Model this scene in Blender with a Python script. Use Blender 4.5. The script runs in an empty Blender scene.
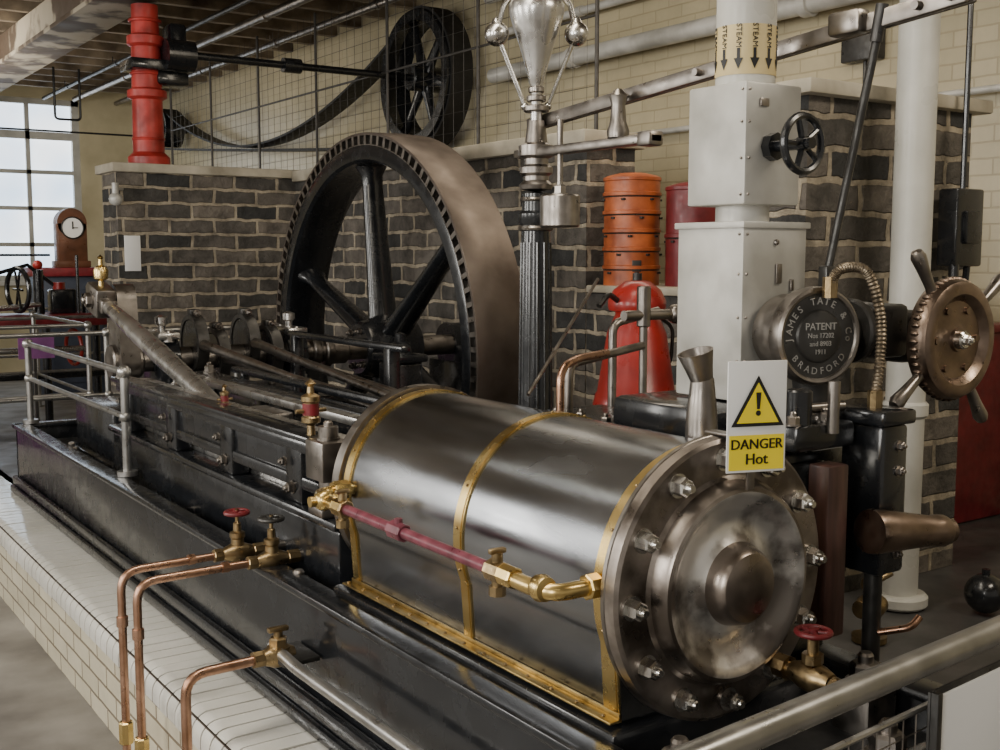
import bpy, bmesh, math, random
from mathutils import Vector, Matrix
random.seed(3)
V=Vector
pi=math.pi
rad=math.radians
# ------------------------------------------------------------------ materials
def nmat(name):
    m=bpy.data.materials.new(name); m.use_nodes=True
    nt=m.node_tree; b=nt.nodes['Principled BSDF']
    return m,nt,b
def mat(name,col,rough=.4,metal=0.,scale=8.,var=.15,bump=.0,rvar=.1,coat=0.,stretch=(1,1,1),spec=None,col2=None,detail=4,thr=(.3,.7)):
    m,nt,b=nmat(name)
    tc=nt.nodes.new('ShaderNodeTexCoord'); mp=nt.nodes.new('ShaderNodeMapping')
    mp.inputs['Scale'].default_value=stretch
    nt.links.new(tc.outputs['Object'],mp.inputs['Vector'])
    n=nt.nodes.new('ShaderNodeTexNoise'); n.inputs['Scale'].default_value=scale; n.inputs['Detail'].default_value=detail
    nt.links.new(mp.outputs[0],n.inputs['Vector'])
    cr=nt.nodes.new('ShaderNodeValToRGB')
    c1=[max(0,c*(1-var)) for c in col]+[1]
    c2=([min(1,c*(1+var)) for c in col] if col2 is None else list(col2))+[1]
    cr.color_ramp.elements[0].color=c1; cr.color_ramp.elements[1].color=c2
    cr.color_ramp.elements[0].position=thr[0]; cr.color_ramp.elements[1].position=thr[1]
    nt.links.new(n.outputs['Fac'],cr.inputs['Fac']); nt.links.new(cr.outputs['Color'],b.inputs['Base Color'])
    mr=nt.nodes.new('ShaderNodeMapRange'); mr.inputs['From Min'].default_value=.3; mr.inputs['From Max'].default_value=.7
    mr.inputs['To Min'].default_value=max(.02,rough-rvar); mr.inputs['To Max'].default_value=min(1,rough+rvar)
    n2=nt.nodes.new('ShaderNodeTexNoise'); n2.inputs['Scale'].default_value=scale*2.3; n2.inputs['Detail'].default_value=3
    nt.links.new(mp.outputs[0],n2.inputs['Vector'])
    nt.links.new(n2.outputs['Fac'],mr.inputs['Value']); nt.links.new(mr.outputs[0],b.inputs['Roughness'])
    b.inputs['Metallic'].default_value=metal
    if coat: b.inputs['Coat Weight'].default_value=coat; b.inputs['Coat Roughness'].default_value=.12
    if spec is not None: b.inputs['Specular IOR Level'].default_value=spec
    if bump:
        bp=nt.nodes.new('ShaderNodeBump'); bp.inputs['Strength'].default_value=bump; bp.inputs['Distance'].default_value=.01
        nt.links.new(n2.outputs['Fac'],bp.inputs['Height']); nt.links.new(bp.outputs[0],b.inputs['Normal'])
    return m
def brickmat(name,c1,c2,mortar,bw,rh,ms,rough,bump,nvar=.5,coat=0.,nscale=6.,spec=.5):
    m,nt,b=nmat(name)
    g=nt.nodes.new('ShaderNodeNewGeometry'); sp=nt.nodes.new('ShaderNodeSeparateXYZ'); nt.links.new(g.outputs['Position'],sp.inputs[0])
    sn=nt.nodes.new('ShaderNodeSeparateXYZ'); nt.links.new(g.outputs['True Normal'],sn.inputs[0])
    ab=nt.nodes.new('ShaderNodeMath'); ab.operation='ABSOLUTE'; nt.links.new(sn.outputs['X'],ab.inputs[0])
    gt=nt.nodes.new('ShaderNodeMath'); gt.operation='GREATER_THAN'; gt.inputs[1].default_value=.5; nt.links.new(ab.outputs[0],gt.inputs[0])
    mx=nt.nodes.new('ShaderNodeMix'); nt.links.new(gt.outputs[0],mx.inputs[0]); nt.links.new(sp.outputs['X'],mx.inputs[2]); nt.links.new(sp.outputs['Y'],mx.inputs[3])
    cb=nt.nodes.new('ShaderNodeCombineXYZ'); nt.links.new(mx.outputs[0],cb.inputs[0]); nt.links.new(sp.outputs['Z'],cb.inputs[1])
    nw=nt.nodes.new('ShaderNodeTexNoise'); nw.inputs['Scale'].default_value=7; nw.inputs['Detail'].default_value=4; nt.links.new(g.outputs['Position'],nw.inputs['Vector'])
    vm=nt.nodes.new('ShaderNodeVectorMath'); vm.operation='MULTIPLY_ADD'; vm.inputs[1].default_value=(.07*nvar,.07*nvar,0)
    nt.links.new(nw.outputs['Color'],vm.inputs[0]); nt.links.new(cb.outputs[0],vm.inputs[2])
    br=nt.nodes.new('ShaderNodeTexBrick'); br.inputs['Scale'].default_value=1
    br.inputs['Brick Width'].default_value=bw; br.inputs['Row Height'].default_value=rh; br.inputs['Mortar Size'].default_value=ms
    br.inputs['Mortar Smooth'].default_value=.3
    br.inputs['Color1'].default_value=(*c1,1); br.inputs['Color2'].default_value=(*c2,1); br.inputs['Mortar'].default_value=(*mortar,1)
    nt.links.new(vm.outputs[0],br.inputs['Vector'])
    n=nt.nodes.new('ShaderNodeTexNoise'); n.inputs['Scale'].default_value=nscale; n.inputs['Detail'].default_value=8; n.inputs['Roughness'].default_value=.68; nt.links.new(g.outputs['Position'],n.inputs['Vector'])
    mr=nt.nodes.new('ShaderNodeMapRange'); mr.inputs['From Min'].default_value=.3; mr.inputs['From Max'].default_value=.7; mr.inputs['To Min'].default_value=1-nvar; mr.inputs['To Max'].default_value=1+nvar*.9
    nt.links.new(n.outputs['Fac'],mr.inputs['Value'])
    ml=nt.nodes.new('ShaderNodeVectorMath'); ml.operation='SCALE'; nt.links.new(br.outputs['Color'],ml.inputs[0]); nt.links.new(mr.outputs[0],ml.inputs['Scale'])
    nt.links.new(ml.outputs[0],b.inputs['Base Color'])
    b.inputs['Roughness'].default_value=rough; b.inputs['Specular IOR Level'].default_value=spec
    if coat: b.inputs['Coat Weight'].default_value=coat
    iv=nt.nodes.new('ShaderNodeMath'); iv.operation='MULTIPLY_ADD'; iv.inputs[1].default_value=-1; nt.links.new(br.outputs['Fac'],iv.inputs[0])
    sc=nt.nodes.new('ShaderNodeMath'); sc.operation='MULTIPLY'; sc.inputs[1].default_value=2.4*nvar; nt.links.new(n.outputs['Fac'],sc.inputs[0]); nt.links.new(sc.outputs[0],iv.inputs[2])
    bp=nt.nodes.new('ShaderNodeBump'); bp.inputs['Strength'].default_value=bump; bp.inputs['Distance'].default_value=.02
    nt.links.new(iv.outputs[0],bp.inputs['Height']); nt.links.new(bp.outputs[0],b.inputs['Normal'])
    return m
def emis(name,col,s):
    m,nt,b=nmat(name); b.inputs['Base Color'].default_value=(*col,1); b.inputs['Emission Color'].default_value=(*col,1); b.inputs['Emission Strength'].default_value=s
    tc=nt.nodes.new('ShaderNodeTexCoord'); n=nt.nodes.new('ShaderNodeTexNoise'); n.inputs['Scale'].default_value=1.2
    nt.links.new(tc.outputs['Object'],n.inputs['Vector'])
    cr=nt.nodes.new('ShaderNodeValToRGB'); cr.color_ramp.elements[0].color=(col[0]*.6,col[1]*.75,col[2]*.92,1); cr.color_ramp.elements[1].color=(*col,1)
    cr.color_ramp.elements[0].position=.35; cr.color_ramp.elements[1].position=.6
    nt.links.new(n.outputs['Fac'],cr.inputs[0]); nt.links.new(cr.outputs[0],b.inputs['Emission Color'])
    return m
BLACK=mat('black_gloss_paint',(.010,.011,.013),.24,0,6,.3,.04,.1,coat=.4)
BLACKD=mat('black_dusty_paint',(.022,.023,.026),.42,0,7,.4,.08,.15,col2=(.05,.05,.05))
IRON=mat('dark_iron',(.06,.058,.055),.38,.6,14,.35,.1,.12)
STEEL=mat('polished_steel',(.58,.565,.535),.23,1,9,.2,.02,.08)
BSTEEL=mat('bright_rod_steel',(.56,.545,.52),.29,.95,7,.15,.03,.08,col2=(.70,.685,.66))
RAILM=mat('galvanised_rail',(.36,.355,.34),.34,.9,9,.2,.03,.08,col2=(.50,.49,.47))
LAG=mat('blued_lagging_sheet',(.27,.285,.31),.22,1,2.2,.3,.015,.08,stretch=(2.2,.45,2.2),col2=(.56,.575,.60),detail=9)
COVER=mat('worn_steel_cover',(.20,.17,.145),.36,.97,8,.3,.06,.12,col2=(.44,.39,.35),detail=9,thr=(.38,.62))
DISH=mat('bright_worn_dish',(.30,.27,.245),.36,.85,9,.3,.08,.12,col2=(.78,.76,.73),detail=9,thr=(.44,.58))
BOSS=mat('brown_boss_steel',(.24,.20,.17),.34,.97,9,.25,.04,.1,col2=(.40,.345,.30))
DSTEEL=mat('dull_steel',(.28,.255,.23),.36,1,12,.3,.05,.1)
BANDM=mat('flywheel_band_steel',(.12,.095,.08),.46,.9,3.5,.25,.03,.08,col2=(.22,.185,.16),detail=7)
BRASS=mat('brass',(.64,.45,.15),.28,1,8,.12,.01,.06,col2=(.78,.59,.26))
BRASST=mat('tarnished_brass',(.36,.25,.09),.34,1,9,.3,.03,.08,col2=(.62,.46,.19),detail=7)
BRASSD=mat('old_brass',(.32,.235,.125),.36,1,25,.35,.08,.1)
COPPER=mat('copper',(.46,.25,.15),.32,1,14,.3,.03,.1,col2=(.60,.37,.26))
REDW=mat('maroon_paint',(.155,.014,.018),.4,0,12,.3,.03)
REDP=mat('crimson_pipe_paint',(.13,.024,.040),.36,0,18,.4,.04,col2=(.23,.06,.085))
RED=mat('red_paint',(.30,.014,.012),.33,0,5,.4,.05,coat=.2,col2=(.45,.03,.022))
RED2=mat('bright_red_paint',(.34,.02,.015),.42,0,7,.4,.08,col2=(.56,.05,.04),detail=8)
ORANGE=mat('orange_paint',(.32,.065,.022),.42,0,8,.35,.06,col2=(.60,.155,.045),detail=8)
GREYP=mat('aluminium_paint',(.40,.39,.355),.42,.15,4,.14,.12,.1,col2=(.58,.57,.535),thr=(.35,.62),detail=9)
WHITEP=mat('white_gloss_paint',(.46,.45,.405),.35,0,3,.15,.04,col2=(.62,.61,.56),detail=8)
WHITE=mat('white_board',(.80,.80,.79),.45,0,4,.03)
CREAM=mat('cream_plaster',(.50,.43,.26),.6,0,2,.15,.05,col2=(.63,.56,.37))
COPING=mat('stone_coping',(.36,.32,.24),.6,0,5,.2,.1,col2=(.56,.51,.41),detail=7)
YEL=mat('sign_yellow',(.9,.72,.02),.4,0,4,.03)
INK=mat('ink_black',(.01,.01,.01),.5,0,4,.1)
LABEL=mat('label_paper',(.60,.48,.24),.5,0,10,.1)
WOOD=mat('brown_wood',(.06,.028,.022),.4,0,6,.5,.05,stretch=(6,6,.6))
WOODL=mat('clock_wood',(.10,.04,.02),.35,0,6,.4,.03)
PURPLE=mat('purple_display_cloth',(.20,.06,.20),.6,0,6,.3,.03)
CEIL=mat('ceiling_timber_boards',(.17,.125,.085),.8,0,2.5,.3,.1,col2=(.42,.345,.25),stretch=(.5,6,1),detail=7)
JOIST=mat('joist_timber',(.12,.085,.055),.75,0,4,.4,.1,col2=(.33,.265,.185),detail=7)
BEAMM=mat('peeling_beam_paint',(.12,.08,.05),.7,0,2.2,.3,.25,col2=(.46,.40,.30),thr=(.47,.56),detail=12)
CONC=mat('concrete_floor',(.17,.155,.14),.6,0,2.5,.25,.15,col2=(.34,.32,.29),detail=10)
DFLOOR=mat('dark_platform_floor',(.05,.05,.05),.4,0,3,.3,.1,col2=(.12,.115,.11),detail=8)
GLAZE=mat('white_glazed_tile',(.70,.685,.62),.16,0,3,.05,.02,.05,coat=.5,col2=(.80,.785,.73))
GROUT=mat('dark_grout',(.07,.05,.035),.8,0,20,.2)
BRONZE=mat('bronze_brown',(.24,.18,.14),.35,1,14,.3,.06)
HOSE=mat('braided_hose',(.22,.18,.13),.42,.9,60,.4,.2)
RUBBER=mat('belt_rubber',(.012,.011,.010),.6,0,10,.3)
MESHM=mat('dark_wire',(.07,.065,.06),.5,.5,10,.2)
STONE=brickmat('dark_stone_block',(.030,.031,.031),(.150,.130,.108),(.34,.29,.215),.36,.118,.015,.7,1.0,.66,nscale=8)
CREAMB=brickmat('cream_painted_brick',(.44,.385,.25),(.48,.42,.28),(.37,.315,.20),.26,.085,.006,.32,.35,.16,nscale=1.6,spec=.5)
CREAMT=brickmat('cream_glazed_brick',(.62,.56,.41),(.72,.66,.50),(.22,.17,.11),.23,.078,.006,.2,.4,.12,coat=.4,nscale=3)
PANE=emis('daylit_pane',(.88,.94,1.0),2.3)
BLUE=mat('blue_grey_paint',(.045,.055,.08),.5,0,4,.3)
DIAL=mat('dial_white',(.75,.74,.7),.4,0,4,.03)
# ------------------------------------------------------------------ mesh helpers
def basis(axis,xdir=None):
    z=V(axis).normalized()
    if xdir is None:
        xdir=V((0,0,1)) if abs(z.z)<.9 else V((1,0,0))
    x=V(xdir); x=(x-z*x.dot(z)).normalized(); y=z.cross(x)
    return x,y,z
def fillet(pts,r,n=5):
    pts=[V(p) for p in pts]
    if r<=0 or len(pts)<3: return pts
    out=[pts[0]]
    for i in range(1,len(pts)-1):
        a,b,c=pts[i-1],pts[i],pts[i+1]
        d1=(a-b); d2=(c-b); k=min(r,d1.length*.49,d2.length*.49)
        p=b+d1.normalized()*k; q=b+d2.normalized()*k
        for j in range(n+1):
            t=j/n; out.append(p*(1-t)**2+b*2*t*(1-t)+q*t*t)
    out.append(pts[-1]); return out
class Part:
    def __init__(s,name,m): s.name=name; s.m=m; s.bm=bmesh.new()
    def add(s,verts,faces):
        vs=[s.bm.verts.new(v) for v in verts]
        for f in faces:
            try: s.bm.faces.new([vs[i] for i in f])
            except ValueError: pass
        return vs
    def box(s,c,size,bevel=0.,axes=None,seg=2):
        t=bmesh.new(); bmesh.ops.create_cube(t,size=1)
        for v in t.verts: v.co=V((v.co.x*size[0],v.co.y*size[1],v.co.z*size[2]))
        if bevel>0:
            bmesh.ops.bevel(t,geom=list(t.edges),offset=min(bevel,min(size)*.45),segments=seg,affect='EDGES',profile=.5)
        c=V(c)
        if axes:
            ax=[V(a).normalized() for a in axes]
            co=[c+ax[0]*v.co.x+ax[1]*v.co.y+ax[2]*v.co.z for v in t.verts]
        else: co=[c+v.co for v in t.verts]
        t.verts.index_update()
        s.add(co,[[v.index for v in f.verts] for f in t.faces]); t.free(); return s
    def bx(s,x0,x1,y0,y1,z0,z1,bevel=0.):
        return s.box(((x0+x1)/2,(y0+y1)/2,(z0+z1)/2),(abs(x1-x0),abs(y1-y0),abs(z1-z0)),bevel)
    def lathe(s,o,axis,prof,seg=32,closed=False,xdir=None,ex=1.,ey=1.,a0=0.,a1=2*pi):
        x,y,z=basis(axis,xdir); o=V(o); rings=[]; verts=[]; full=abs(a1-a0-2*pi)<1e-6
        n=seg if full else seg+1
        for r,t in prof:
            if r<1e-6: rings.append([len(verts)]); verts.append(o+z*t)
            else:
                ring=[]
                for i in range(n):
                    a=a0+(a1-a0)*i/seg
                    ring.append(len(verts)); verts.append(o+z*t+x*(r*ex*math.cos(a))+y*(r*ey*math.sin(a)))
                rings.append(ring)
        faces=[]; m=len(rings)
        for k in range(m if closed else m-1):
            A=rings[k]; B=rings[(k+1)%m]
            for i in range(seg):
                j=(i+1)%n if full else i+1
                if len(A)==1 and len(B)==1: continue
                if len(A)==1: faces.append([A[0],B[j],B[i]])
                elif len(B)==1: faces.append([A[i],A[j],B[0]])
                else: faces.append([A[i],A[j],B[j],B[i]])
        s.add(verts,faces); return s
    def cyl(s,a,b,r,r2=None,seg=24,ch=0.):
        a=V(a); b=V(b); L=(b-a).length; r2=r if r2 is None else r2
        if ch>0: pr=[(0,0),(r-ch,0),(r,ch),(r2,L-ch),(r2-ch,L),(0,L)]
        else: pr=[(0,0),(r,0),(r2,L),(0,L)]
        return s.lathe(a,b-a,pr,seg)
    def sphere(s,c,r,seg=24,sc=(1,1,1)):
        n=seg//2; c=V(c); verts=[];faces=[];rings=[]
        for k in range(n+1):
            ph=pi*k/n
            if k in (0,n): rings.append([len(verts)]); verts.append(c+V((0,0,r*math.cos(ph)*sc[2])))
            else:
                ring=[]
                for i in range(seg):
                    a=2*pi*i/seg; ring.append(len(verts)); verts.append(c+V((r*math.sin(ph)*math.cos(a)*sc[0],r*math.sin(ph)*math.sin(a)*sc[1],r*math.cos(ph)*sc[2])))
                rings.append(ring)
        for k in range(n):
            A,B=rings[k],rings[k+1]
            for i in range(seg):
                j=(i+1)%seg
                if len(A)==1: faces.append([A[0],B[i],B[j]])
                elif len(B)==1: faces.append([A[i],B[0],A[j]])
                else: faces.append([A[i],B[i],B[j],A[j]])
        s.add(verts,faces); return s
    def torus(s,c,axis,R,r,seg=32,ps=10):
        pr=[(R+r*math.cos(2*pi*i/ps),r*math.sin(2*pi*i/ps)) for i in range(ps)]
        return s.lathe(c,axis,pr,seg,closed=True)
    def tube(s,pts,r,seg=12,fil=0.,caps=True,rf=None):
        pts=fillet(pts,fil); n=len(pts)
        tang=[]
        for i in range(n):
            a=pts[max(0,i-1)]; b=pts[min(n-1,i+1)]; tang.append((b-a).normalized())
        x,y,z=basis(tang[0]); verts=[]; rings=[]
        for i in range(n):
            t=tang[i]; x=(x-t*x.dot(t)).normalized(); y=t.cross(x); rr=r if rf is None else rf(i,n)
            ring=[]
            for k in range(seg):
                a=2*pi*k/seg; ring.append(len(verts)); verts.append(pts[i]+x*(rr*math.cos(a))+y*(rr*math.sin(a)))
            rings.append(ring)
        faces=[]
        for i in range(n-1):
            for k in range(seg):
                j=(k+1)%seg; faces.append([rings[i][k],rings[i][j],rings[i+1][j],rings[i+1][k]])
        if caps: faces.append(rings[0][::-1]); faces.append(rings[-1])
        s.add(verts,faces); return s
    def prism(s,poly,o,ea,eb,depth):
        o=V(o); ea=V(ea).normalized(); eb=V(eb).normalized(); en=ea.cross(eb)
        n=len(poly); vs=[o+ea*a+eb*b for a,b in poly]+[o+ea*a+eb*b+en*depth for a,b in poly]
        faces=[list(range(n))[::-1],[n+i for i in range(n)]]+[[i,(i+1)%n,n+(i+1)%n,n+i] for i in range(n)]
        s.add(vs,faces); return s
    def nut(s,c,axis,r,h,stud=True):
        c=V(c); a=V(axis).normalized()
        s.lathe(c,a,[(0,0),(r*1.35,0),(r*1.35,h*.18),(0,h*.18)],18)
        s.lathe(c,a,[(0,h*.15),(r*1.08,h*.15),(r*1.08,h*.95),(r*.9,h*1.1),(0,h*1.1)],6)
        if stud: s.lathe(c,a,[(0,h),(r*.55,h),(r*.55,h*1.45),(r*.4,h*1.6),(0,h*1.6)],12)
        return s
    def text(s,body,size,o,ex,ey,extrude=.001,ax='CENTER'):
        cu=bpy.data.curves.new('t','FONT'); cu.body=body; cu.size=size; cu.extrude=extrude; cu.align_x=ax; cu.align_y='CENTER'; cu.resolution_u=3
        ob=bpy.data.objects.new('t',cu); bpy.context.scene.collection.objects.link(ob)
        dg=bpy.context.evaluated_depsgraph_get(); me=bpy.data.meshes.new_from_object(ob.evaluated_get(dg))
        ex=V(ex).normalized(); ey=V(ey).normalized(); en=ex.cross(ey); o=V(o)
        s.add([o+ex*v.co.x+ey*v.co.y+en*v.co.z for v in me.vertices],[list(p.vertices) for p in me.polygons])
        bpy.data.objects.remove(ob); bpy.data.curves.remove(cu); bpy.data.meshes.remove(me); return s
class Obj:
    def __init__(s,name): s.name=name; s.parts=[]
    def part(s,name,m): p=Part(name,m); s.parts.append(p); return p
    def done(s,ang=32):
        mn=V((1e9,)*3); mx=V((-1e9,)*3)
        for p in s.parts:
            for v in p.bm.verts:
                for k in range(3): mn[k]=min(mn[k],v.co[k]); mx[k]=max(mx[k],v.co[k])
        loc=V(((mn.x+mx.x)/2,(mn.y+mx.y)/2,mn.z))
        single=len(s.parts)==1
        if not single:
            e=bpy.data.objects.new(s.name,None); e.empty_display_size=.1; e.location=loc; bpy.context.scene.collection.objects.link(e)
        for p in s.parts:
            bmesh.ops.recalc_face_normals(p.bm,faces=list(p.bm.faces))
            for v in p.bm.verts: v.co-=loc
            me=bpy.data.meshes.new(s.name+'_'+p.name); p.bm.to_mesh(me); p.bm.free(); me.materials.append(p.m)
            me.polygons.foreach_set('use_smooth',[True]*len(me.polygons)); me.set_sharp_from_angle(angle=rad(ang))
            if single:
                ob=bpy.data.objects.new(s.name,me); ob.location=loc
            else:
                ob=bpy.data.objects.new(p.name,me); ob.parent=e
            bpy.context.scene.collection.objects.link(ob)
def handwheel(p,c,axis,R,r,spokes=5,hub=.02,xdir=None,ps=8):
    c=V(c); p.torus(c,axis,R,r,28,ps); x,y,z=basis(axis,xdir)
    for i in range(spokes):
        a=2*pi*i/spokes+.3; d=x*math.cos(a)+y*math.sin(a)
        p.cyl(c,c+d*R,r*.75,seg=8)
    p.cyl(c-z*hub*.6,c+z*hub*.8,hub,seg=14)

# ------------------------------------------------------------------ ROOM
FZ=0.0; PZ=.372; CZ=4.1
o=Obj('floor'); p=o.part('slab',CONC); p.bx(-6,3.9,-6,15.7,-.1,0); o.done()
o=Obj('wall_back'); o.part('brickwork',CREAMB).bx(3.8,4.0,-6,15.7,0,CZ); o.done()
o=Obj('wall_end'); p=o.part('plaster',CREAM)
WY=15.5
wx0,wx1,wz0,wz1=.6,2.72,1.33,3.9
p.bx(-6,wx0,WY,WY+.25,0,CZ); p.bx(wx1,3.8,WY,WY+.25,0,CZ); p.bx(wx0,wx1,WY,WY+.25,0,wz0); p.bx(wx0,wx1,WY,WY+.25,wz1,CZ); o.done()
o=Obj('window_1'); f=o.part('frame',WHITEP)
f.bx(wx0,wx1,WY+.02,WY+.1,wz0,wz0+.08); f.bx(wx0,wx1,WY+.02,WY+.1,wz1-.08,wz1); f.bx(wx0,wx0+.08,WY+.02,WY+.1,wz0,wz1); f.bx(wx1-.10,wx1,WY+.02,WY+.1,wz0,wz1)
nx=3
for i in range(1,nx): x=wx0+(wx1-wx0)*i/nx; f.bx(x-.03,x+.03,WY+.03,WY+.08,wz0,wz1)
for i in range(1,5):
    z=wz0+(wz1-wz0)*i/5; w=.055 if i==4 else .028; f.bx(wx0,wx1,WY+.03,WY+.08,z-w,z+w)
f.bx(wx0-.05,wx1+.05,WY-.12,WY+.02,wz0-.06,wz0)
o.part('glazing',PANE).bx(wx0,wx1,WY+.12,WY+.14,wz0,wz1)
o.done()
o=Obj('ceiling'); p=o.part('boards',CEIL); p.bx(-6,4,-6,15.7,CZ,CZ+.1); j=o.part('joists',JOIST)
y=-5.5
while y<15.4:
    j.bx(-6,3.8,y,y+.08,CZ-.12,CZ); y+=.55
o.done()
o=Obj('trim_1'); p=o.part('beam',BEAMM); p.bx(.86,1.16,-6,15.45,CZ-.42,CZ-.13,.01); p.bx(.80,1.22,-6,15.45,CZ-.46,CZ-.42,.005); o.done()
o=Obj('engine_platform'); p=o.part('deck',DFLOOR)
for a in [(-.604,1.30,-.8,6.95),(1.30,1.99,-.8,2.9),(1.30,1.99,6.0,6.95),(1.99,3.79,-.8,6.95)]:
    p.bx(a[0],a[1],a[2],a[3],0,PZ-.006)
w=o.part('glazed_brick_face',CREAMT); w.bx(-.612,-.602,-.8,6.95,0,PZ-.07)
w.bx(-.612,.9,-.812,-.8,0,PZ-.07)
g=o.part('grout_bed',GROUT); g.bx(-.606,-.30,-.8,6.95,PZ-.08,PZ-.006)
t=o.part('bullnose_tiles',GLAZE)
def noseprof(d):
    x0,x1,zt,rr=-.35,-.622+d,PZ+.006-d,.055
    P=[(x0,zt-.03),(x0,zt)]
    for i in range(7):
        a=pi/2+pi/2*i/6; P.append((x1+rr+rr*math.cos(a),zt-rr+rr*math.sin(a)))
    return P+[(x1,zt-.085),(x1+.02,zt-.085)]
g.prism(noseprof(.004)[::-1],(0,6.95,0),(1,0,0),(0,0,1),7.75)
y=-.8
while y<6.88:
    jx=random.uniform(-.0015,.0015); t.prism([(a+jx,b+jx) for a,b in noseprof(0)][::-1],(0,y+.0655,0),(1,0,0),(0,0,1),.0655) ; y+=.0735
o.done(40)

o=Obj('wall_left_brick'); p=o.part('brick',STONE); p.bx(.84,2.6,7.15,7.55,0,2.33); c=o.part('coping',COPING); c.bx(.80,2.6,7.11,7.6,2.33,2.40,.01); o.done()
o=Obj('wall_mid_brick'); p=o.part('brick',STONE); p.bx(2.3,2.65,3.3,7.15,PZ-.004,2.30); c=o.part('coping',COPING); c.bx(2.25,2.7,3.26,7.11,2.30,2.39,.01); o.done()
o=Obj('wall_low_brick'); p=o.part('brick',STONE); p.bx(2.3,3.0,1.52,3.29,PZ-.004,1.50); c=o.part('coping',COPING); c.bx(2.26,3.02,1.56,3.25,1.50,1.54,.008); o.done()
o=Obj('wall_right_brick'); p=o.part('brick',STONE); p.bx(1.65,2.66,1.2,1.5,PZ-.004,2.29); c=o.part('coping',COPING); c.bx(1.60,2.74,1.15,1.55,2.29,2.345,.01); o.done()
o=Obj('red_partition'); p=o.part('panel',REDW); p.bx(2.68,3.79,1.62,1.68,PZ,1.32,.01); p.bx(2.68,3.79,1.59,1.71,1.32,1.36,.008); o.done()

# ------------------------------------------------------------------ ENGINE BED
o=Obj('engine_bed'); p=o.part('casting',BLACK)
Y0,Y1=-.42,5.1
p.bx(-.355,-.315,Y0,Y1,.378,.75,.008); p.bx(-.375,-.285,Y0-.01,Y1,.735,.762,.012)
p.bx(-.40,-.355,Y0,Y1,.378,.42,.012); p.bx(-.385,-.355,Y0,Y1,.42,.47,.012)
p.bx(.46,.50,Y0,Y1,.378,.75,.008); p.bx(.43,.52,Y0-.01,Y1,.735,.762,.012)
p.bx(-.355,.50,Y0,Y0+.04,.378,.75,.008); p.bx(-.375,.52,Y0-.02,Y0+.07,.735,.762,.012)
p.bx(-.355,.50,Y1-.04,Y1,.378,.75,.008); p.bx(-.375,.52,Y1-.07,Y1+.02,.735,.762,.012)
d=o.part('trough_floor',BLACKD); d.bx(-.32,.47,Y0+.03,Y1-.03,.40,.66)
p.bx(-.225,.225,1.30,3.62,.66,.90,.012); p.bx(-.245,.245,1.29,3.64,.90,.93,.012); p.bx(-.245,.245,1.29,3.64,.66,.70,.012)
p.bx(-.20,.22,.02,1.2,.66,.86,.02); p.bx(-.29,.29,-.02,1.22,.66,.775,.015)
p.bx(-.12,1.15,4.0,4.72,.38,.93,.02); p.bx(-.15,1.2,3.95,4.77,.62,.68,.015)
n=o.part('holding_down_nuts',DSTEEL)
for q in [(-.30,1.42,.70),(-.285,-.20,.765),(.37,-.1,.762),(-.27,4.2,.70),(-.27,2.7,.66),(.37,.9,.70),(.1,-.36,.762)]:
    n.box((q[0],q[1],.5*(q[2]+.60)),(.10,.10,q[2]-.60),.01); n.nut(q,(0,0,1),.032,.045)
o.done()

# ------------------------------------------------------------------ CYLINDER
R=.275; CZc=1.041
def lagprof(off):
    P=[]
    r=R+off
    for i in range(61):
        a=rad(-22)+rad(224)*i/60; P.append((r*math.cos(a),r*math.sin(a)))
    P=[(.243+off,-.258)]+P+[(-.243-off,-.258)]
    return P
o=Obj('steam_cylinder')
p=o.part('lagging_sheet',LAG)
def yprism(part,prof,y0,y1): part.prism(prof,(0,y1,CZc),(1,0,0),(0,0,1),y1-y0)
yprism(p,lagprof(0),.01,1.17)
br=o.part('brass_bands',BRASS)
for yy,w in [(.012,.048),(.545,.038),(1.120,.042)]:
    yprism(br,lagprof(.004),yy,yy+w); yprism(br,lagprof(.006),yy+.005,yy+w-.005)
bt=o.part('brass_skirt_trim',BRASST)
for sx in (-1,1):
    bt.box((sx*.248,.59,.792),(.005,1.16,.016),.001)
    bt.box((sx*.262,.59,.7865),(.032,1.17,.006),.002)
rv=o.part('band_screws',BRASSD)
for i in range(14):
    rv.sphere((-.266,.04+i*.086,.790),.005,10)
for yy in (.036,.564,1.141):
    for k in range(11):
        a=rad(-15+k*21)
        d=V((-math.cos(a),0,math.sin(a))); rv.sphere(V((0,yy,CZc))+d*(R+.007),.004,8)
fl=o.part('end_flange',DSTEEL); fl.lathe((0,-.0,CZc),(0,1,0),[(.0,-.0),(.296,-.0),(.300,.003),(.300,.012),(.27,.014),(.27,.03)],96)
fl.lathe((0,1.17,CZc),(0,1,0),[(0,.04),(.29,.04),(.29,.0),(.27,0)],64)
cv=o.part('end_cover',COVER)
prof=[(.192,.072),(.200,.070),(.206,.062),(.212,.036),(.220,.029),(.288,.028),(.296,.022),(.299,.0)]
cv.lathe((0,0,CZc),(0,-1,0),prof,96)
ds=o.part('cover_dish',DISH); ds.lathe((0,0,CZc),(0,-1,0),[(.192,.072),(.184,.071),(.172,.063),(.155,.050),(.135,.042),(.115,.042),(.098,.048),(.086,.058)],96)
bo=o.part('cover_boss',BOSS); bo.lathe((0,0,CZc),(0,-1,0),[(.087,.057),(.081,.078),(.077,.090),(.070,.097),(.055,.101),(.03,.103),(0,.104)],72)
nn=o.part('cover_nuts',STEEL)
for i in range(12):
    a=2*pi*i/12+rad(3); nn.nut((.256*math.cos(a),-.028,CZc+.256*math.sin(a)),(0,-1,0),.0185,.028)
rf=o.part('rear_gland',DSTEEL); rf.lathe((0,1.21,CZc),(0,1,0),[(.2,0),(.2,.03),(.09,.04),(.085,.12),(.06,.13),(.06,.2),(0,.2)],32)
o.done(28)

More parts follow.
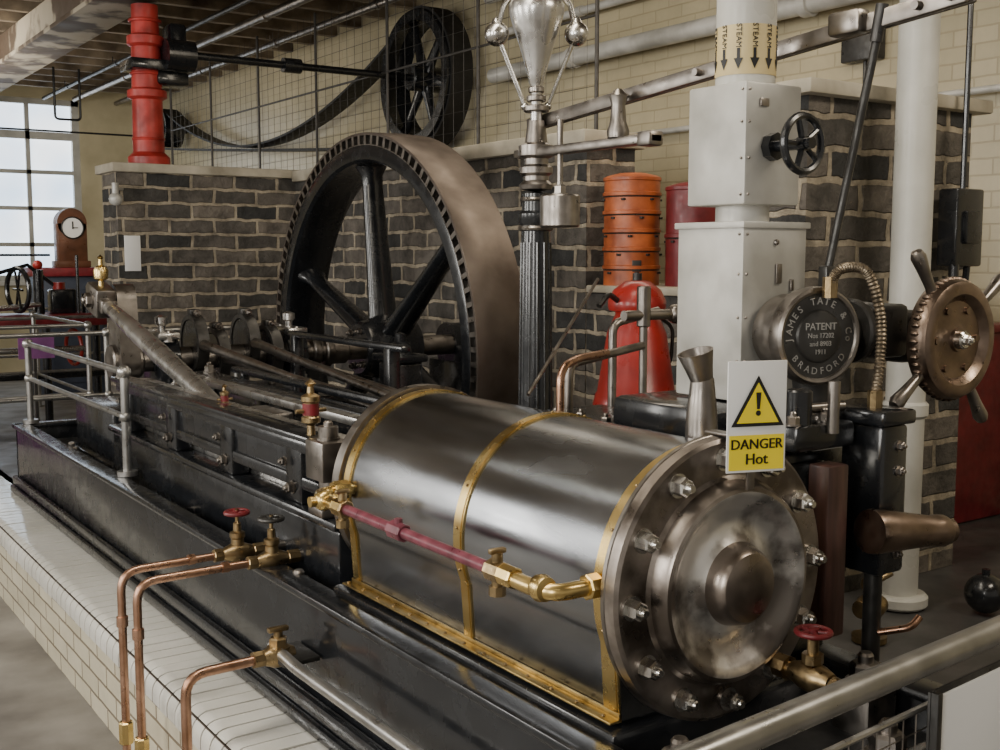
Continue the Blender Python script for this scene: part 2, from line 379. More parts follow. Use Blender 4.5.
o=Obj('valve_chest'); p=o.part('chest',BLACK); p.bx(.305,.52,.14,1.05,.80,1.22,.02); p.bx(.305,.60,.15,1.10,1.18,1.24,.015); p.bx(.30,.62,.30,.70,1.24,1.33,.02)
p.bx(.305,.50,.12,1.05,.66,.8,.01); p.bx(.31,.515,.06,.2,1.26,1.32,.01); p.cyl((.36,.1,1.29),(.36,.1,1.40),.03,ch=.004)
n=o.part('chest_nuts',DSTEEL)
for i in range(8): n.nut((.325,.20+i*.11,1.24),(0,0,1),.014,.02)
n.tube([(.42,1.04,1.24),(.42,1.04,1.38),(.9,1.25,1.40)],.014,12,.05)
for q in [(.33,.09),(.44,.09),(.49,.14)]: n.nut((q[0],q[1],1.32),(0,0,1),.014,.02)
n.cyl((.33,.13,1.35),(.515,.10,1.35),.012); n.cyl((.42,.05,1.30),(.42,.05,1.42),.014)
b=o.part('copper_feed',COPPER); b.tube([(.32,.95,1.2),(.32,.95,1.38),(.42,1.0,1.40),(.62,1.1,1.40)],.012,12,.05)
o.done()

# ------------------------------------------------------------------ motion work
SZ=1.15
o=Obj('crank_and_crosshead_motion'); p=o.part('guide_frame',BLACK)
for sx in (-1,1):
    x=sx*.19
    p.bx(x-.035,x+.035,1.40,3.55,1.095,1.135,.008)
    p.bx(x-.045,x+.045,1.36,3.6,1.135,1.155,.006)
    p.bx(x-.03,x+.03,1.45,3.5,.98,1.02,.008)
    p.bx(x-.018,x+.018,1.5,3.45,.99,1.12,.004)
    for yy in (1.62,2.2,2.8,3.4): p.bx(x-.034,x+.034,yy-.06,yy+.06,.93,1.13,.01)
st=o.part('guide_pillars',DSTEEL)
for sx in (-1,1):
    x=sx*.205
    st.bx(x-.05,x+.05,1.34,1.46,1.04,1.16,.008); st.cyl((x,1.40,.93),(x,1.40,1.2),.03); st.nut((x,1.40,1.16),(0,0,1),.026,.035)
    st.nut((x,3.52,1.155),(0,0,1),.022,.03); st.bx(x-.05,x+.05,1.35,1.45,.93,.965,.01)
sl=o.part('slide_bars',BSTEEL)
for sx in (-1,1):
    sl.bx(sx*.12-.03,sx*.12+.03,1.45,3.5,1.12,1.15,.004); sl.bx(sx*.12-.03,sx*.12+.03,1.45,3.5,.93,.96,.004)
n=o.part('guide_bolts',DSTEEL)
for yy in (1.62,2.2,2.8,3.4):
    for sx in (-1,1): n.nut((sx*.225,yy,.98),(sx,0,0),.016,.02)
    n.nut((-.236,yy+.03,1.06),(-1,0,0),.012,.015)
o.part('piston_rod',STEEL).cyl((0,1.25,1.041),(0,2.35,1.041),.032,ch=.002); x=o.part('crosshead_block',DSTEEL)
x.bx(-.09,.09,2.3,2.56,.965,1.115,.012); x.cyl((-.13,2.45,1.041),(.13,2.45,1.041),.035,ch=.004); x.nut((-.13,2.45,1.041),(-1,0,0),.03,.03)
PIN=V((-.06,4.35,1.475)); SH=V((0,4.35,SZ)); CH=V((-.06,2.45,1.041))
p=o.part('connecting_rod',BSTEEL); d=(PIN-CH); L=d.length
p.lathe(CH,d,[(.028,.05),(.032,.15),(.040,.5),(.047,L*.5),(.042,L*.75),(.034,L-.2),(.036,L-.1),(0,L-.1)],28)
u=d.normalized(); w=V((1,0,0)); k=w.cross(u)
bb=o.part('rod_ends',DSTEEL); bb.box(PIN,(.10,.2,.15),.012,axes=(w,u,k)); bb.box(PIN+u*.12,(.085,.05,.1),.01,axes=(w,u,k)); bb.box(CH+u*.02,(.07,.15,.10),.012,axes=(w,u,k)); bb.box(PIN-u*.13,(.08,.06,.07),.01,axes=(w,u,k))
bb.nut(PIN+V((-.05,0,0)),(-1,0,0),.035,.03); bb.nut(CH+V((-.035,0,0)),(-1,0,0),.025,.02)
oc=o.part('oil_cup',BRASS); oc.lathe(PIN+k*.07,(0,0,1),[(0,0),(.014,0),(.014,.03),(.034,.04),(.038,.08),(.03,.10),(.012,.11),(.010,.14),(.016,.15),(0,.165)],18)
p=o.part('crankshaft',DSTEEL); p.cyl(SH+V((.06,0,0)),V((2.25,4.35,SZ)),.062,ch=.004,seg=36)
for xx in (1.00,1.10,1.18): p.cyl((xx,4.35,SZ),(xx+.05,4.35,SZ),.095,ch=.008,seg=36)
p.cyl((1.2,4.35,SZ),(1.33,4.35,SZ),.08,ch=.008)
cr=o.part('crank_web',DSTEEL)
poly=[]
TH=1.475-SZ
for i in range(13): a=pi+pi*i/12; poly.append((.12*math.cos(a),.12*math.sin(a)))
for i in range(13): a=pi*i/12; poly.append((.08*math.cos(a),TH+.08*math.sin(a)))
cr.prism(poly,(.0,4.35,SZ),(0,1,0),(0,0,1),.10); cr.cyl((-.1,4.35,1.475),(.1,4.35,1.475),.04)
cr.cyl((-.03,4.35,SZ),(.13,4.35,SZ),.09,ch=.008)
p=o.part('bearing_pedestals',BLACK)
for xx in (.25,.98):
    p.bx(xx-.075,xx+.075,4.12,4.58,.92,1.01,.015); p.bx(xx-.065,xx+.065,4.2,4.5,.99,SZ+.04,.03)
    p.lathe((xx-.06,4.35,SZ),(1,0,0),[(0,0),(.13,0),(.135,.005),(.135,.115),(.13,.12),(0,.12)],32)
q=o.part('bearing_caps',BSTEEL)
for xx in (.25,.98):
    q.bx(xx-.06,xx+.06,4.22,4.48,SZ+.11,SZ+.15,.012)
    for yy in (4.24,4.46): q.nut((xx,yy,SZ+.10),(0,0,1),.022,.035); q.nut((xx,yy-.08,1.01),(0,0,1),.02,.03)
    q.lathe((xx,4.35,SZ+.15),(0,0,1),[(0,0),(.02,0),(.02,.03),(.035,.04),(.035,.075),(0,.09)],16)
p=o.part('eccentric_sheaves',BLACK); s2=o.part('eccentric_straps',IRON); rd=o.part('eccentric_rods',DSTEEL); rdb=o.part('valve_spindles',DSTEEL)
for i,xx in enumerate((.42,.56,.72,.84)):
    dz=[.05,-.03,.045,-.02][i]+.03; dy=[-.02,.03,.01,-.03][i]
    p.lathe((xx-.025,4.35+dy,SZ+dz),(1,0,0),[(0,0),(.125,0),(.13,.005),(.13,.045),(.125,.05),(0,.05)],36)
    s2.lathe((xx-.03,4.35+dy,SZ+dz),(1,0,0),[(.13,0),(.155,0),(.155,.06),(.13,.06)],36,closed=True)
    for sg in (-1,1): s2.box((xx,4.35+dy,SZ+dz+sg*.165),(.055,.07,.04),.008); rdb.nut((xx,4.35+dy-.05,SZ+dz+sg*.165),(0,-1,0),.014,.03)
    e=V(([.36,.44,.52,.6][i],2.1,1.12)); st_=V((xx,4.2+dy,SZ+dz))
    rd.lathe(st_,e-st_,[(.03,0),(.026,.1),(.018,1.0),(.016,(e-st_).length),(0,(e-st_).length)],16)
    rdb.cyl(e,(e.x,1.12,1.12),.014,seg=14); rdb.box(e,(.04,.12,.05),.008)
    rdb.box((e.x,1.6,1.12),(.05,.09,.06),.01)
br=o.part('spindle_brackets',BLACK); br.bx(.3,.66,1.74,1.80,.76,1.10,.015); br.bx(.3,.66,2.5,2.58,.76,1.06,.015)
br.box((.75,3.2,1.30),(.05,1.2,.03),.01); br.bx(.72,.78,2.7,2.76,.40,1.3,.01); br.bx(.72,.78,3.7,3.76,.38,1.3,.01)
br.box((.30,2.6,1.17),(.04,1.7,.03),.01); br.bx(.28,.32,1.8,1.84,.93,1.17,.01); br.bx(.28,.32,3.3,3.34,.93,1.17,.01)
def lub(o,tag,c,s=1.,m=BRASS):
    p=o.part('lubricator_cup'+tag,m); p.lathe(c,(0,0,1),[(0,0),(.014*s,0),(.012*s,.03*s),(.03*s,.04*s),(.03*s,.055*s),(.024*s,.06*s),(.024*s,.10*s),(.03*s,.105*s),(.03*s,.12*s),(.012*s,.13*s),(.010*s,.15*s),(.018*s,.16*s),(0,.175*s)],20); p.cyl(V(c)+V((-.05*s,0,.075*s)),V(c)+V((.05*s,0,.075*s)),.007*s,seg=10)
    g=o.part('lubricator_glass'+tag,REDW); g.cyl(V(c)+V((0,0,.062*s)),V(c)+V((0,0,.098*s)),.0255*s,seg=20)
lub(o,'_1',(-.20,1.53,1.156),1.0,BRASSD)
lub(o,'_2',(-.12,2.47,1.116),.6,BRASSD)
o.done()

# ------------------------------------------------------------------ FLYWHEEL
HX=1.48; HC=V((HX,4.42,1.145)); RO=1.275; W=.32
o=Obj('flywheel')
b=o.part('polished_band',BANDM); b.lathe(HC,(1,0,0),[(RO-.016,-.002),(RO-.002,-.002),(RO,.002),(RO+.004,W*.5),(RO,W-.002),(RO-.016,W),(RO-.016,W*.5)],144,closed=True)
k=o.part('rim',BLACK); q=RO-1.19
k.lathe(HC,(1,0,0),[(1.02+q,.02),(1.035+q,.0),(1.11+q,.0),(1.118+q,.004),(1.118+q,.03),(1.176+q,.03),(1.176+q,W-.02),(1.05+q,W-.02),(1.03+q,W-.05),(1.01+q,W*.5)],144,closed=True)
tt=o.part('barring_teeth',DSTEEL)
N=100
for i in range(N):
    a=2*pi*i/N; d=V((0,math.cos(a),math.sin(a))); tn=V((0,-math.sin(a),math.cos(a)))
    tt.box(HC+d*(1.147+q)+V((.014,0,0)),(.034,.058,.026),.0,axes=((1,0,0),d,tn))
tt.lathe(HC,(1,0,0),[(1.116+q,0),(1.122+q,0),(1.122+q,.03),(1.116+q,.03)],144,closed=True)
sp=o.part('spokes',BLACK)
for i in range(6):
    a=rad(8+60*i); d=V((0,math.sin(a),math.cos(a)))
    sp.lathe(HC+V((W*.5,0,0))+d*.12,d,[(.090,0),(.082,.08),(.070,.4),(.058,.86),(.062,.93),(.09,.985)],24,xdir=(1,0,0),ex=1.15,ey=.72)
sp.lathe(HC,(1,0,0),[(.06,-.03),(.15,-.03),(.165,-.01),(.17,.05),(.20,.10),(.20,.22),(.17,.27),(.165,.34),(.06,.34)],40)
nb=o.part('hub_bolts',DSTEEL)
for i in range(6):
    a=rad(38+60*i); nb.nut(HC+V((-.03,.115*math.sin(a),.115*math.cos(a))),(-1,0,0),.017,.025)
o.done()
o=Obj('outboard_bearing'); p=o.part('pedestal',BLACK); p.bx(2.05,2.24,4.1,4.6,PZ,1.05,.02); p.lathe((2.06,4.40,SZ),(1,0,0),[(0,0),(.13,0),(.13,.16),(0,.16)],28); p.bx(2.06,2.22,4.2,4.5,1.0,SZ,.01); o.done()
o=Obj('wheel_guard_stand'); p=o.part('stand',BLACK); p.bx(1.12,1.28,3.35,3.55,PZ,1.16,.02); p.bx(1.10,1.29,3.32,3.58,1.16,1.20,.01); p.lathe((1.20,3.45,1.20),(0,0,1),[(0,0),(.06,0),(.05,.05),(.03,.06),(.03,.1),(0,.11)],20); o.done()

o=Obj('cylinder_indicator_pipe'); p=o.part('red_pipe',REDP); zz=1.066; X=-.40
p.cyl((X,.22,zz),(X,.90,zz),.0135,seg=18)
b=o.part('brass_fittings',BRASS)
b.tube([(X,.20,zz),(X,.12,zz-.004),(X+.01,.04,zz-.004),(-.27,.04,zz-.004)],.017,14,.05)
b.cyl((X,.20,zz),(X,.155,zz),.023,seg=8,ch=.003); b.cyl((-.315,.04,zz-.004),(-.283,.04,zz-.004),.026,seg=8,ch=.003); b.lathe((X+.006,.075,zz),(0,1,0),[(0,-.02),(.024,-.015),(.028,0),(.024,.015),(0,.02)],18)
b.tube([(X,.92,zz),(X,1.0,zz),(X+.02,1.12,zz),(-.27,1.12,zz)],.016,14,.05)
b.cyl((X,.90,zz),(X,.95,zz),.024,seg=8,ch=.003); b.cyl((-.33,1.12,zz),(-.282,1.12,zz),.028,seg=8,ch=.003); b.sphere((X,1.03,zz),.028,16); b.cyl((X-.04,1.03,zz),(X+.04,1.03,zz),.014)
c=o.part('cocks',BRASSD)
for yy in (.22,.92):
    c.cyl((X,yy-.025,zz),(X,yy+.025,zz),.024,seg=8,ch=.003); c.cyl((X,yy,zz-.035),(X,yy,zz+.04),.012); c.box((X,yy,zz+.043),(.04,.014,.012),.004); c.cyl((X,yy,zz-.05),(X,yy,zz-.03),.018,seg=8)
m=o.part('red_union',REDP); m.cyl((X,.60,zz),(X,.66,zz),.022,seg=8,ch=.003); m.cyl((X,.63,zz),(X,.63,zz+.03),.010,seg=10)
o.done()

def drain(name,Y,z,xdrop,xv,wheel,zend=0.):
    o=Obj(name); c=o.part('copper_pipe',COPPER); c.tube([(xv,Y,z),(xdrop,Y,z-.004),(xdrop,Y,zend)],.0125,14,.06)
    b=o.part('valve_body',BRASSD); b.cyl((xv-.08,Y,z),(xv-.05,Y,z),.021,seg=8,ch=.003); b.lathe((xv-.05,Y,z),(1,0,0),[(.0,0),(.018,0),(.03,.03),(.032,.05),(.03,.07),(.018,.1),(0,.1)],20); b.cyl((xv+.05,Y,z),(xv+.09,Y,z),.022,seg=8,ch=.003)
    b.lathe((xv,Y,z+.02),(0,0,1),[(.022,0),(.02,.025),(.024,.03),(.024,.045),(.013,.05),(.012,.075),(.006,.08),(.006,.12),(0,.12)],16)
    c.cyl((xv-.16,Y,z),(xv-.14,Y,z),.017,seg=8); c.cyl((xdrop,Y,z-.17),(xdrop,Y,z-.14),.017)
    h=o.part('wheel',wheel); handwheel(h,(xv,Y,z+.128),(0,0,1),.035,.007,5,.010)
    i=o.part('iron_pipe',DSTEEL); i.cyl((xv+.08,Y,z),(-.20,Y,z),.018)
    u=o.part('brass_union',BRASS); u.cyl((xdrop,Y,zend+.24),(xdrop,Y,zend+.31),.022,seg=8,ch=.004)
    o.done()
drain('drain_valve_pipe',1.70,.775,-.745,-.38,REDW)
drain('drain_valve_pipe',1.56,.775,-.74,-.325,IRON)
o=Obj('exhaust_drain_pipe'); c=o.part('copper_pipe',COPPER); c.tube([(-.50,1.22,.60),(-.72,1.22,.596),(-.72,1.22,0)],.014,14,.06)
b=o.part('valve_body',BRASSD); b.cyl((-.53,1.22,.60),(-.50,1.22,.60),.023,seg=8); b.lathe((-.50,1.22,.60),(1,0,0),[(0,0),(.02,0),(.033,.03),(.033,.06),(.02,.09),(0,.09)],18); b.cyl((-.455,1.22,.60),(-.455,1.22,.67),.013); b.box((-.455,1.22,.675),(.06,.02,.014),.004); b.nut((-.455,1.22,.62),(0,0,1),.024,.03)
s=o.part('steel_tube',RAILM); s.tube([(-.455,1.26,.615),(-.455,1.1,.60),(-.455,-.45,.60)],.017,16,.03)
k=o.part('bracket',IRON); k.bx(-.47,-.36,1.15,1.3,.585,.60,.004); k.bx(-.47,-.36,-.2,-.16,.57,.585,.003)
o.done()
o=Obj('cover_drain_cock'); b=o.part('body',BRASSD); b.cyl((.12,-.03,.855),(.12,-.16,.845),.016); b.lathe((.12,-.11,.85),(0,-1,0),[(0,0),(.02,0),(.03,.03),(.032,.05),(.03,.07),(.02,.1),(0,.1)],20); b.cyl((.12,-.21,.845),(.12,-.26,.84),.024,seg=8,ch=.003); b.cyl((.12,-.16,.85),(.12,-.16,.93),.012); b.cyl((.12,-.16,.88),(.12,-.16,.90),.022,seg=8); b.cyl((.12,-.10,.85),(.12,-.07,.85),.026,seg=8)
h=o.part('wheel',REDW); handwheel(h,(.12,-.16,.945),(0,0,1),.034,.006,5,.010); o.done()

# ------------------------------------------------------------------ danger sign
o=Obj('danger_sign'); th=rad(18); n=V((-math.sin(th),-math.cos(th),0)); ex=V((math.cos(th),-math.sin(th),0)); ez=V((0,0,1)); C=V((.003,-.10,1.390))
w_,h_=.130,.222
pl=o.part('plate',WHITE); pl.box(C,(w_,.004,h_),.0015,axes=(ex,n,ez))
f=n*.0028
y_=o.part('yellow_panel',YEL); y_.box(C+f-ez*.071,(w_*.93,.001,.070),0,axes=(ex,n,ez))
def tri(p,cx,cz,s,off,d=.0008):
    o_=C+n*off+ex*cx+ez*cz; p.prism([(-s,-s*.87),(s,-s*.87),(0,s*.87)],o_,ex,ez,d)
tk=o.part('triangle_border',INK); tri(tk,0,.032,.058,.0045)
ty=o.part('triangle_fill',YEL); tri(ty,0,.0285,.046,.0055)
ik=o.part('lettering',INK); ik.prism([(-.0055,.030),(.0055,.030),(.003,-.003),(-.003,-.003)],C+n*.0065+ez*.019,ex,ez,.0008)
ik.lathe(C+n*.0058+ez*.008,n,[(0,0),(.0055,0),(.0055,.0012),(0,.0012)],16)
for dx in (-.0005,.0005): ik.text('DANGER',.0285,C+n*.0038-ez*.055+ex*dx,ex,ez,.0006); ik.text('Hot',.031,C+n*.0038-ez*.085+ex*dx,ex,ez,.0006)
st=o.part('bracket',DSTEEL); st.bx(-.01,.02,-.095,-.05,1.28,1.33,.002); st.box((.005,-.085,1.30),(.02,.006,.12),.001); st.bx(-.01,.02,-.09,.03,1.342,1.347,.001)
o.done()

o=Obj('oil_funnel'); p=o.part('cup',DSTEEL); fx,fy=.10,.15
p.lathe((fx,fy,1.30),(0,0,1),[(0,0),(.036,0),(.036,.02),(.034,.06),(.026,.135),(.024,.14)],28)
p.lathe((fx,fy,1.43),(-.30,.05,1),[(.0,0),(.024,0),(.030,.03),(.040,.07),(.036,.07),(.026,.03),(.0,.02)],28); o.done()

# ------------------------------------------------------------------ STEAM SUPPLY
BX,BY=.56,.48
o=Obj('steam_stop_valve_casing'); p=o.part('lower_casing',GREYP); p.bx(BX-.118,BX+.118,BY-.118,BY+.118,1.335,1.785,.006)
p.bx(BX-.125,BX+.125,BY-.125,BY+.125,1.775,1.792,.003)
p.bx(BX-.102,BX+.102,BY-.102,BY+.102,1.835,2.14,.006); p.cyl((BX,BY,1.78),(BX,BY,1.84),.07)
g=o.part('seam_screws',DSTEEL)
for zz in (1.36,1.44,1.55,1.66,1.76):
    g.sphere((BX-.119,BY-.105,zz),.004,8); g.sphere((BX-.105,BY-.119,zz),.004,8)
for zz in (1.86,1.95,2.04,2.12):
    g.sphere((BX-.103,BY-.09,zz),.004,8); g.sphere((BX-.09,BY-.103,zz),.004,8)
g.box((BX+.01,BY-.121,1.66),(.02,.006,.05),.001); g.box((BX-.04,BY-.105,2.09),(.03,.006,.02),.001)
g.sphere((BX+.0,BY-.12,1.74),.008,10)
for zz in (1.55,1.63): g.box((BX+.06,BY-.121,zz),(.012,.008,.03),.002)
o.done()
o=Obj('steam_main_pipe'); p=o.part('pipe',WHITEP); p.cyl((BX,BY,2.142),(BX,BY,CZ-.125),.077,seg=40)
l=o.part('label_band',LABEL); l.lathe((BX,BY,2.165),(0,0,1),[(.0785,0),(.0785,.125)],40)
k=o.part('label_lettering',INK)
for i in range(12):
    a=2*pi*i/12; d=V((math.cos(a),math.sin(a),0)); t=V((-math.sin(a),math.cos(a),0)); c=V((BX,BY,2.230))+d*.0790
    up=V((0,0,1))
    k.prism([(-.004,.0),(.004,0),(.004,-.025),(.012,-.025),(0,-.052),(-.012,-.025),(-.004,-.025)],c,t,up,.0008)
    k.text('STEAM',.020,V((BX,BY,2.261))+d*.0795,-up,t,.0005)
o.done()
o=Obj('bypass_handwheel'); p=o.part('wheel',BLACK); handwheel(p,(.545,.27,1.98),(0,-1,0),.068,.010,5,.018); p.cyl((.545,.375,1.98),(.545,.24,1.98),.014); p.cyl((.545,.375,1.98),(.545,.35,1.98),.035,seg=8); o.done()

o=Obj('trip_valve'); b=o.part('body',IRON); vc=V((.535,.205,1.51))
tv=rad(14); va=V((-math.sin(tv),-math.cos(tv),0)); vx=V((math.cos(tv),-math.sin(tv),0)); vz=V((0,0,1)); k=.94
def sc(pr): return [(r*k,t) for r,t in pr]
rim=o.part('cover_ring',DSTEEL); rim.lathe(vc,va,sc([(0,-.125),(.106,-.125),(.108,-.034),(.118,-.03),(.128,-.022),(.130,.0),(.127,.016),(.120,.022),(.113,.020),(.110,.014)]),64)
b.lathe(vc,va,sc([(.111,.014),(.070,.013),(.066,.019),(.060,.021),(0,.021)]),56)
b.cyl((.60,.28,1.51),(.84,.28,1.51),.055,seg=28,ch=.006); b.cyl((.74,.28,1.51),(.77,.28,1.51),.085,seg=28,ch=.006); b.cyl((.80,.28,1.51),(.83,.28,1.51),.075,seg=28,ch=.006)
b.bx(.78,.90,.20,.36,1.44,1.58,.015)
b.tube([(.60,.28,1.45),(.62,.28,1.38),(.62,.28,1.335)],.05,20,.05)
n=o.part('nuts',DSTEEL)
for i in range(8):
    a=2*pi*i/8; n.nut((.77,.28+.07*math.cos(a),1.51+.07*math.sin(a)),(-1 if i%2 else 1,0,0),.01,.014)
t=o.part('lettering',BSTEEL)
def arc(s,r,a0,a1,size,flip=False):
    for i,ch in enumerate(s):
        a=a0+(a1-a0)*i/(len(s)-1)
        d=vx*math.sin(a)+vz*math.cos(a); tx=vx*math.cos(a)-vz*math.sin(a)
        if ch!=' ': t.text(ch,size,vc+va*.0145+d*r,(-tx if flip else tx),(-d if flip else d),.0012)
arc('JAMES TATE & Co',.086,rad(-95),rad(95),.025)
arc('BRADFORD',.086,rad(232),rad(128),.024,True)
t.text('PATENT',.025,vc+va*.022+vz*.024,vx,vz,.0012); t.text('Nos 17202',.017,vc+va*.022+vz*.002,vx,vz,.0012); t.text('and 8903',.017,vc+va*.022-vz*.018,vx,vz,.0012); t.text('1911',.017,vc+va*.022-vz*.038,vx,vz,.0012)
hp=o.part('braided_hose',HOSE)
ctrl=[V((.535,.165,1.635)),V((.545,.14,1.675)),V((.615,.12,1.665)),V((.645,.10,1.56)),V((.635,.09,1.45)),V((.595,.07,1.365))]
def crs(P,n):
    out=[]; Q=[P[0]]+P+[P[-1]]
    for i in range(1,len(Q)-2):
        for j in range(n):
            t=j/n; a,b,c,d=Q[i-1],Q[i],Q[i+1],Q[i+2]
            out.append(.5*((2*b)+(c-a)*t+(2*a-5*b+4*c-d)*t*t+(3*b-a-3*c+d)*t**3))
    out.append(P[-1]); return out
hp.tube(crs(ctrl,22),.014,12,rf=lambda i,n:.0135 if i%2 else .0108); b=o.part('hose_ends',BRASSD); b.cyl(ctrl[0]-V((0,0,.03)),ctrl[0]+V((0,0,.02)),.018,seg=8); b.cyl(ctrl[-1]-V((0,0,.02)),ctrl[-1]+V((0,0,.02)),.018,seg=8)
o.done()
o=Obj('stop_valve_handwheel'); p=o.part('wheel',BRONZE); hc=V((.955,.10,1.49))
p.lathe(hc,(0,-1,0),[(0,.012),(.03,.012),(.032,.004),(.05,.0),(.10,.002),(.108,.012),(.118,.020),(.14,.020),(.150,.014),(.156,.0),(.156,-.03),(.15,-.04),(.12,-.042),(.05,-.03),(0,-.03)],72)
kn=o.part('knurls',BRONZE)
for i in range(48):
    a=2*pi*i/48; kn.sphere(hc+V((.156*math.cos(a),.014,.156*math.sin(a))),.0075,8,(1,1.8,1))
h=o.part('hub',STEEL); h.cyl(hc,hc+V((0,-.03,0)),.024,seg=24,ch=.004); h.nut(hc+V((0,-.03,0)),(0,-1,0),.012,.014); h.cyl(hc,(.955,.28,1.49),.024,seg=20)
for i in range(6):
    a=2*pi*i/6; d=V((math.cos(a),0,math.sin(a))); kn.cyl(hc+d*.085+V((0,.0,0)),hc+d*.085+V((0,-.008,0)),.010,seg=12)
g=o.part('spike_handles',DSTEEL)
for a in (35,125,215,305):
    a=rad(a); d=V((math.cos(a),0,math.sin(a))); g.lathe(hc+d*.15+V((0,.015,0)),d,[(0,-.01),(.016,-.01),(.013,.02),(.016,.07),(.020,.11),(.014,.125),(0,.13)],16)
k=o.part('yoke',IRON); k.bx(.91,1.0,.22,.34,1.42,1.56,.02); k.cyl((.955,.30,1.49),(.955,.2,1.49),.05,seg=24,ch=.005)
o.done()

o=Obj('wooden_lagging_post'); o.part('post',WOOD).box((.385,.03,1.035),(.07,.06,.40),.006); o.done()
o=Obj('governor_trip_box'); p=o.part('box',BLACK); p.bx(.535,.635,.0,.12,.95,1.31,.012); p.bx(.525,.65,-.01,.14,1.31,1.345,.008); n=o.part('nuts',DSTEEL)
for z in (1.0,1.2,1.26): n.nut((.60,.0,z),(0,-1,0),.010,.012)
tr=o.part('bronze_trunnion',BRONZE); tr.lathe((.44,-.045,1.085),(1,-.15,-.10),[(0,0),(.050,0),(.052,.01),(.044,.10),(.036,.19),(.038,.20),(.038,.225),(.034,.235),(0,.24)],28)
tr.cyl((.672,-.08,1.062),(.69,-.083,1.06),.028,seg=20)
pz=o.part('pillar',IRON); pz.cyl((.585,.05,.38),(.585,.05,.95),.022); pz.bx(.53,.68,-.02,.14,.373,.40,.005)
cp=o.part('copper_drip_pipe',COPPER); cp.tube([(.585,.03,.80),(.63,-.03,.82),(.66,-.03,.84)],.009,12,.02)
o.done()
o=Obj('floor_valve'); p=o.part('body',BRASSD); q=V((1.55,.78,.372)); p.cyl(q,q+V((0,0,.18)),.02); p.lathe(q+V((-.06,0,.12)),(1,0,0),[(0,0),(.03,0),(.045,.04),(.045,.08),(.03,.12),(0,.12)],18); p.sphere(q+V((0,0,.2)),.035,16); p.cyl(q+V((0,0,.2)),q+V((.06,-.04,.24)),.010); p.cyl(q,q+V((0,0,.02)),.06); o.done()
o=Obj('iron_ball_weight'); p=o.part('ball',BLACK); p.sphere((2.16,.73,.372+.075),.075,28); p.cyl((2.16,.73,.51),(2.16,.73,.54),.015); o.done()

# ------------------------------------------------------------------ GOVERNOR
gx,gy=.70,1.59
o=Obj('centrifugal_governor')
s=o.part('spindle_and_vase',BSTEEL)
s.lathe((gx,gy,0),(0,0,1),[(0,2.16),(.02,2.16),(.02,2.29),(.026,2.30),(.032,2.33),(.055,2.41),(.082,2.49),(.094,2.53),(.096,2.56),(.086,2.58),(.070,2.60),(.066,2.62),(.05,2.65),(.03,2.68),(.02,2.74),(0,2.76)],48)
c=o.part('collars',DSTEEL)
for z0,r in [(2.235,.034),(2.20,.045),(2.265,.028)]: c.cyl((gx,gy,z0),(gx,gy,z0+.022),r,ch=.004,seg=28)
c.lathe((gx,gy,0),(0,0,1),[(.03,1.93),(.055,1.935),(.06,1.95),(.045,1.965),(.045,1.98),(.058,1.99),(.058,2.01),(.042,2.02),(.042,2.04),(.062,2.05),(.062,2.085),(.04,2.095),(.03,2.17),(0,2.17)],36)
b=o.part('balls_and_arms',STEEL); rdir=V((.82,-.57,0))
for sg in (-1,1):
    bc=V((gx,gy,2.465))+rdir*(.138*sg); b.sphere(bc,.042,24); b.lathe(bc+V((0,0,.03)),(0,0,1),[(.02,0),(.014,.02),(0,.03)],14)
    b.tube([V((gx,gy,2.66))+rdir*(.04*sg),V((gx,gy,2.56))+rdir*(.115*sg),bc],.009,10); b.tube([bc,V((gx,gy,2.22))+rdir*(.04*sg)],.0075,10); b.sphere(V((gx,gy,2.22))+rdir*(.04*sg),.014,12)
col=o.part('column',BLACK)
prof=[(0,.372),(.15,.372),(.15,.42),(.11,.45),(.075,.52),(.066,.6),(.060,1.0),(.052,1.72),(.050,1.80),(.062,1.82),(.062,1.85),(.05,1.86),(.048,1.92),(0,1.93)]
col.lathe((gx,gy,0),(0,0,1),prof,36)
for i in range(12):
    a=2*pi*i/12; d=V((math.cos(a),math.sin(a),0)); col.tube([V((gx,gy,.6))+d*.063,V((gx,gy,1.75))+d*.050],.0055,6)
cc=o.part('column_rings',DSTEEL); cc.torus((gx,gy,1.80),(0,0,1),.054,.010,32,8); cc.torus((gx,gy,1.9),(0,0,1),.05,.008,32,8)
p=o.part('long_lever',DSTEEL)
A=V((gx+.03,1.68,2.165)); B=V((.76,-.02,2.315)); d=(B-A).normalized(); sd=V((1,0,0)); up=sd.cross(d)
p.box((A+B)/2,(.016,(B-A).length,.044),.004,axes=(sd,d,up)); p.box((A+B)/2+V((.035,0,0)),(.012,(B-A).length,.036),.004,axes=(sd,d,up))
for t_ in (.05,.3,.5,.62,.8,.93,.98): c=A+(B-A)*t_; p.cyl(c-V((.03,0,0)),c+V((.06,0,0)),.011,seg=12)
q=o.part('short_lever',DSTEEL); q.box((gx-.01,1.32,2.06),(.05,.72,.03),.006); q.box((gx-.01,.99,2.06),(.06,.06,.045),.008)
q.cyl((gx-.01,1.44,2.16),(gx-.01,1.44,1.80),.010,seg=12)
w=o.part('counterweight',DSTEEL); w.cyl((gx-.01,1.44,1.80),(gx-.01,1.44,1.91),.068,ch=.006,seg=36); w.nut((gx-.01,1.44,1.91),(0,0,1),.02,.03)
w.lathe((gx-.01,1.14,2.075),(0,0,1),[(0,0),(.034,0),(.036,.02),(.026,.05),(.022,.10),(.03,.13),(.012,.15),(0,.15)],20)
p.box((.74,.30,2.295),(.05,.10,.06),.01)
r=o.part('drop_rod',IRON); r.cyl((.765,.226,2.27),(.70,.31,1.66),.011,seg=14); r.cyl((.755,.21,2.33),(.755,.226,2.24),.016,seg=12); r.box((.70,.31,1.65),(.04,.03,.06),.006)
o.done()

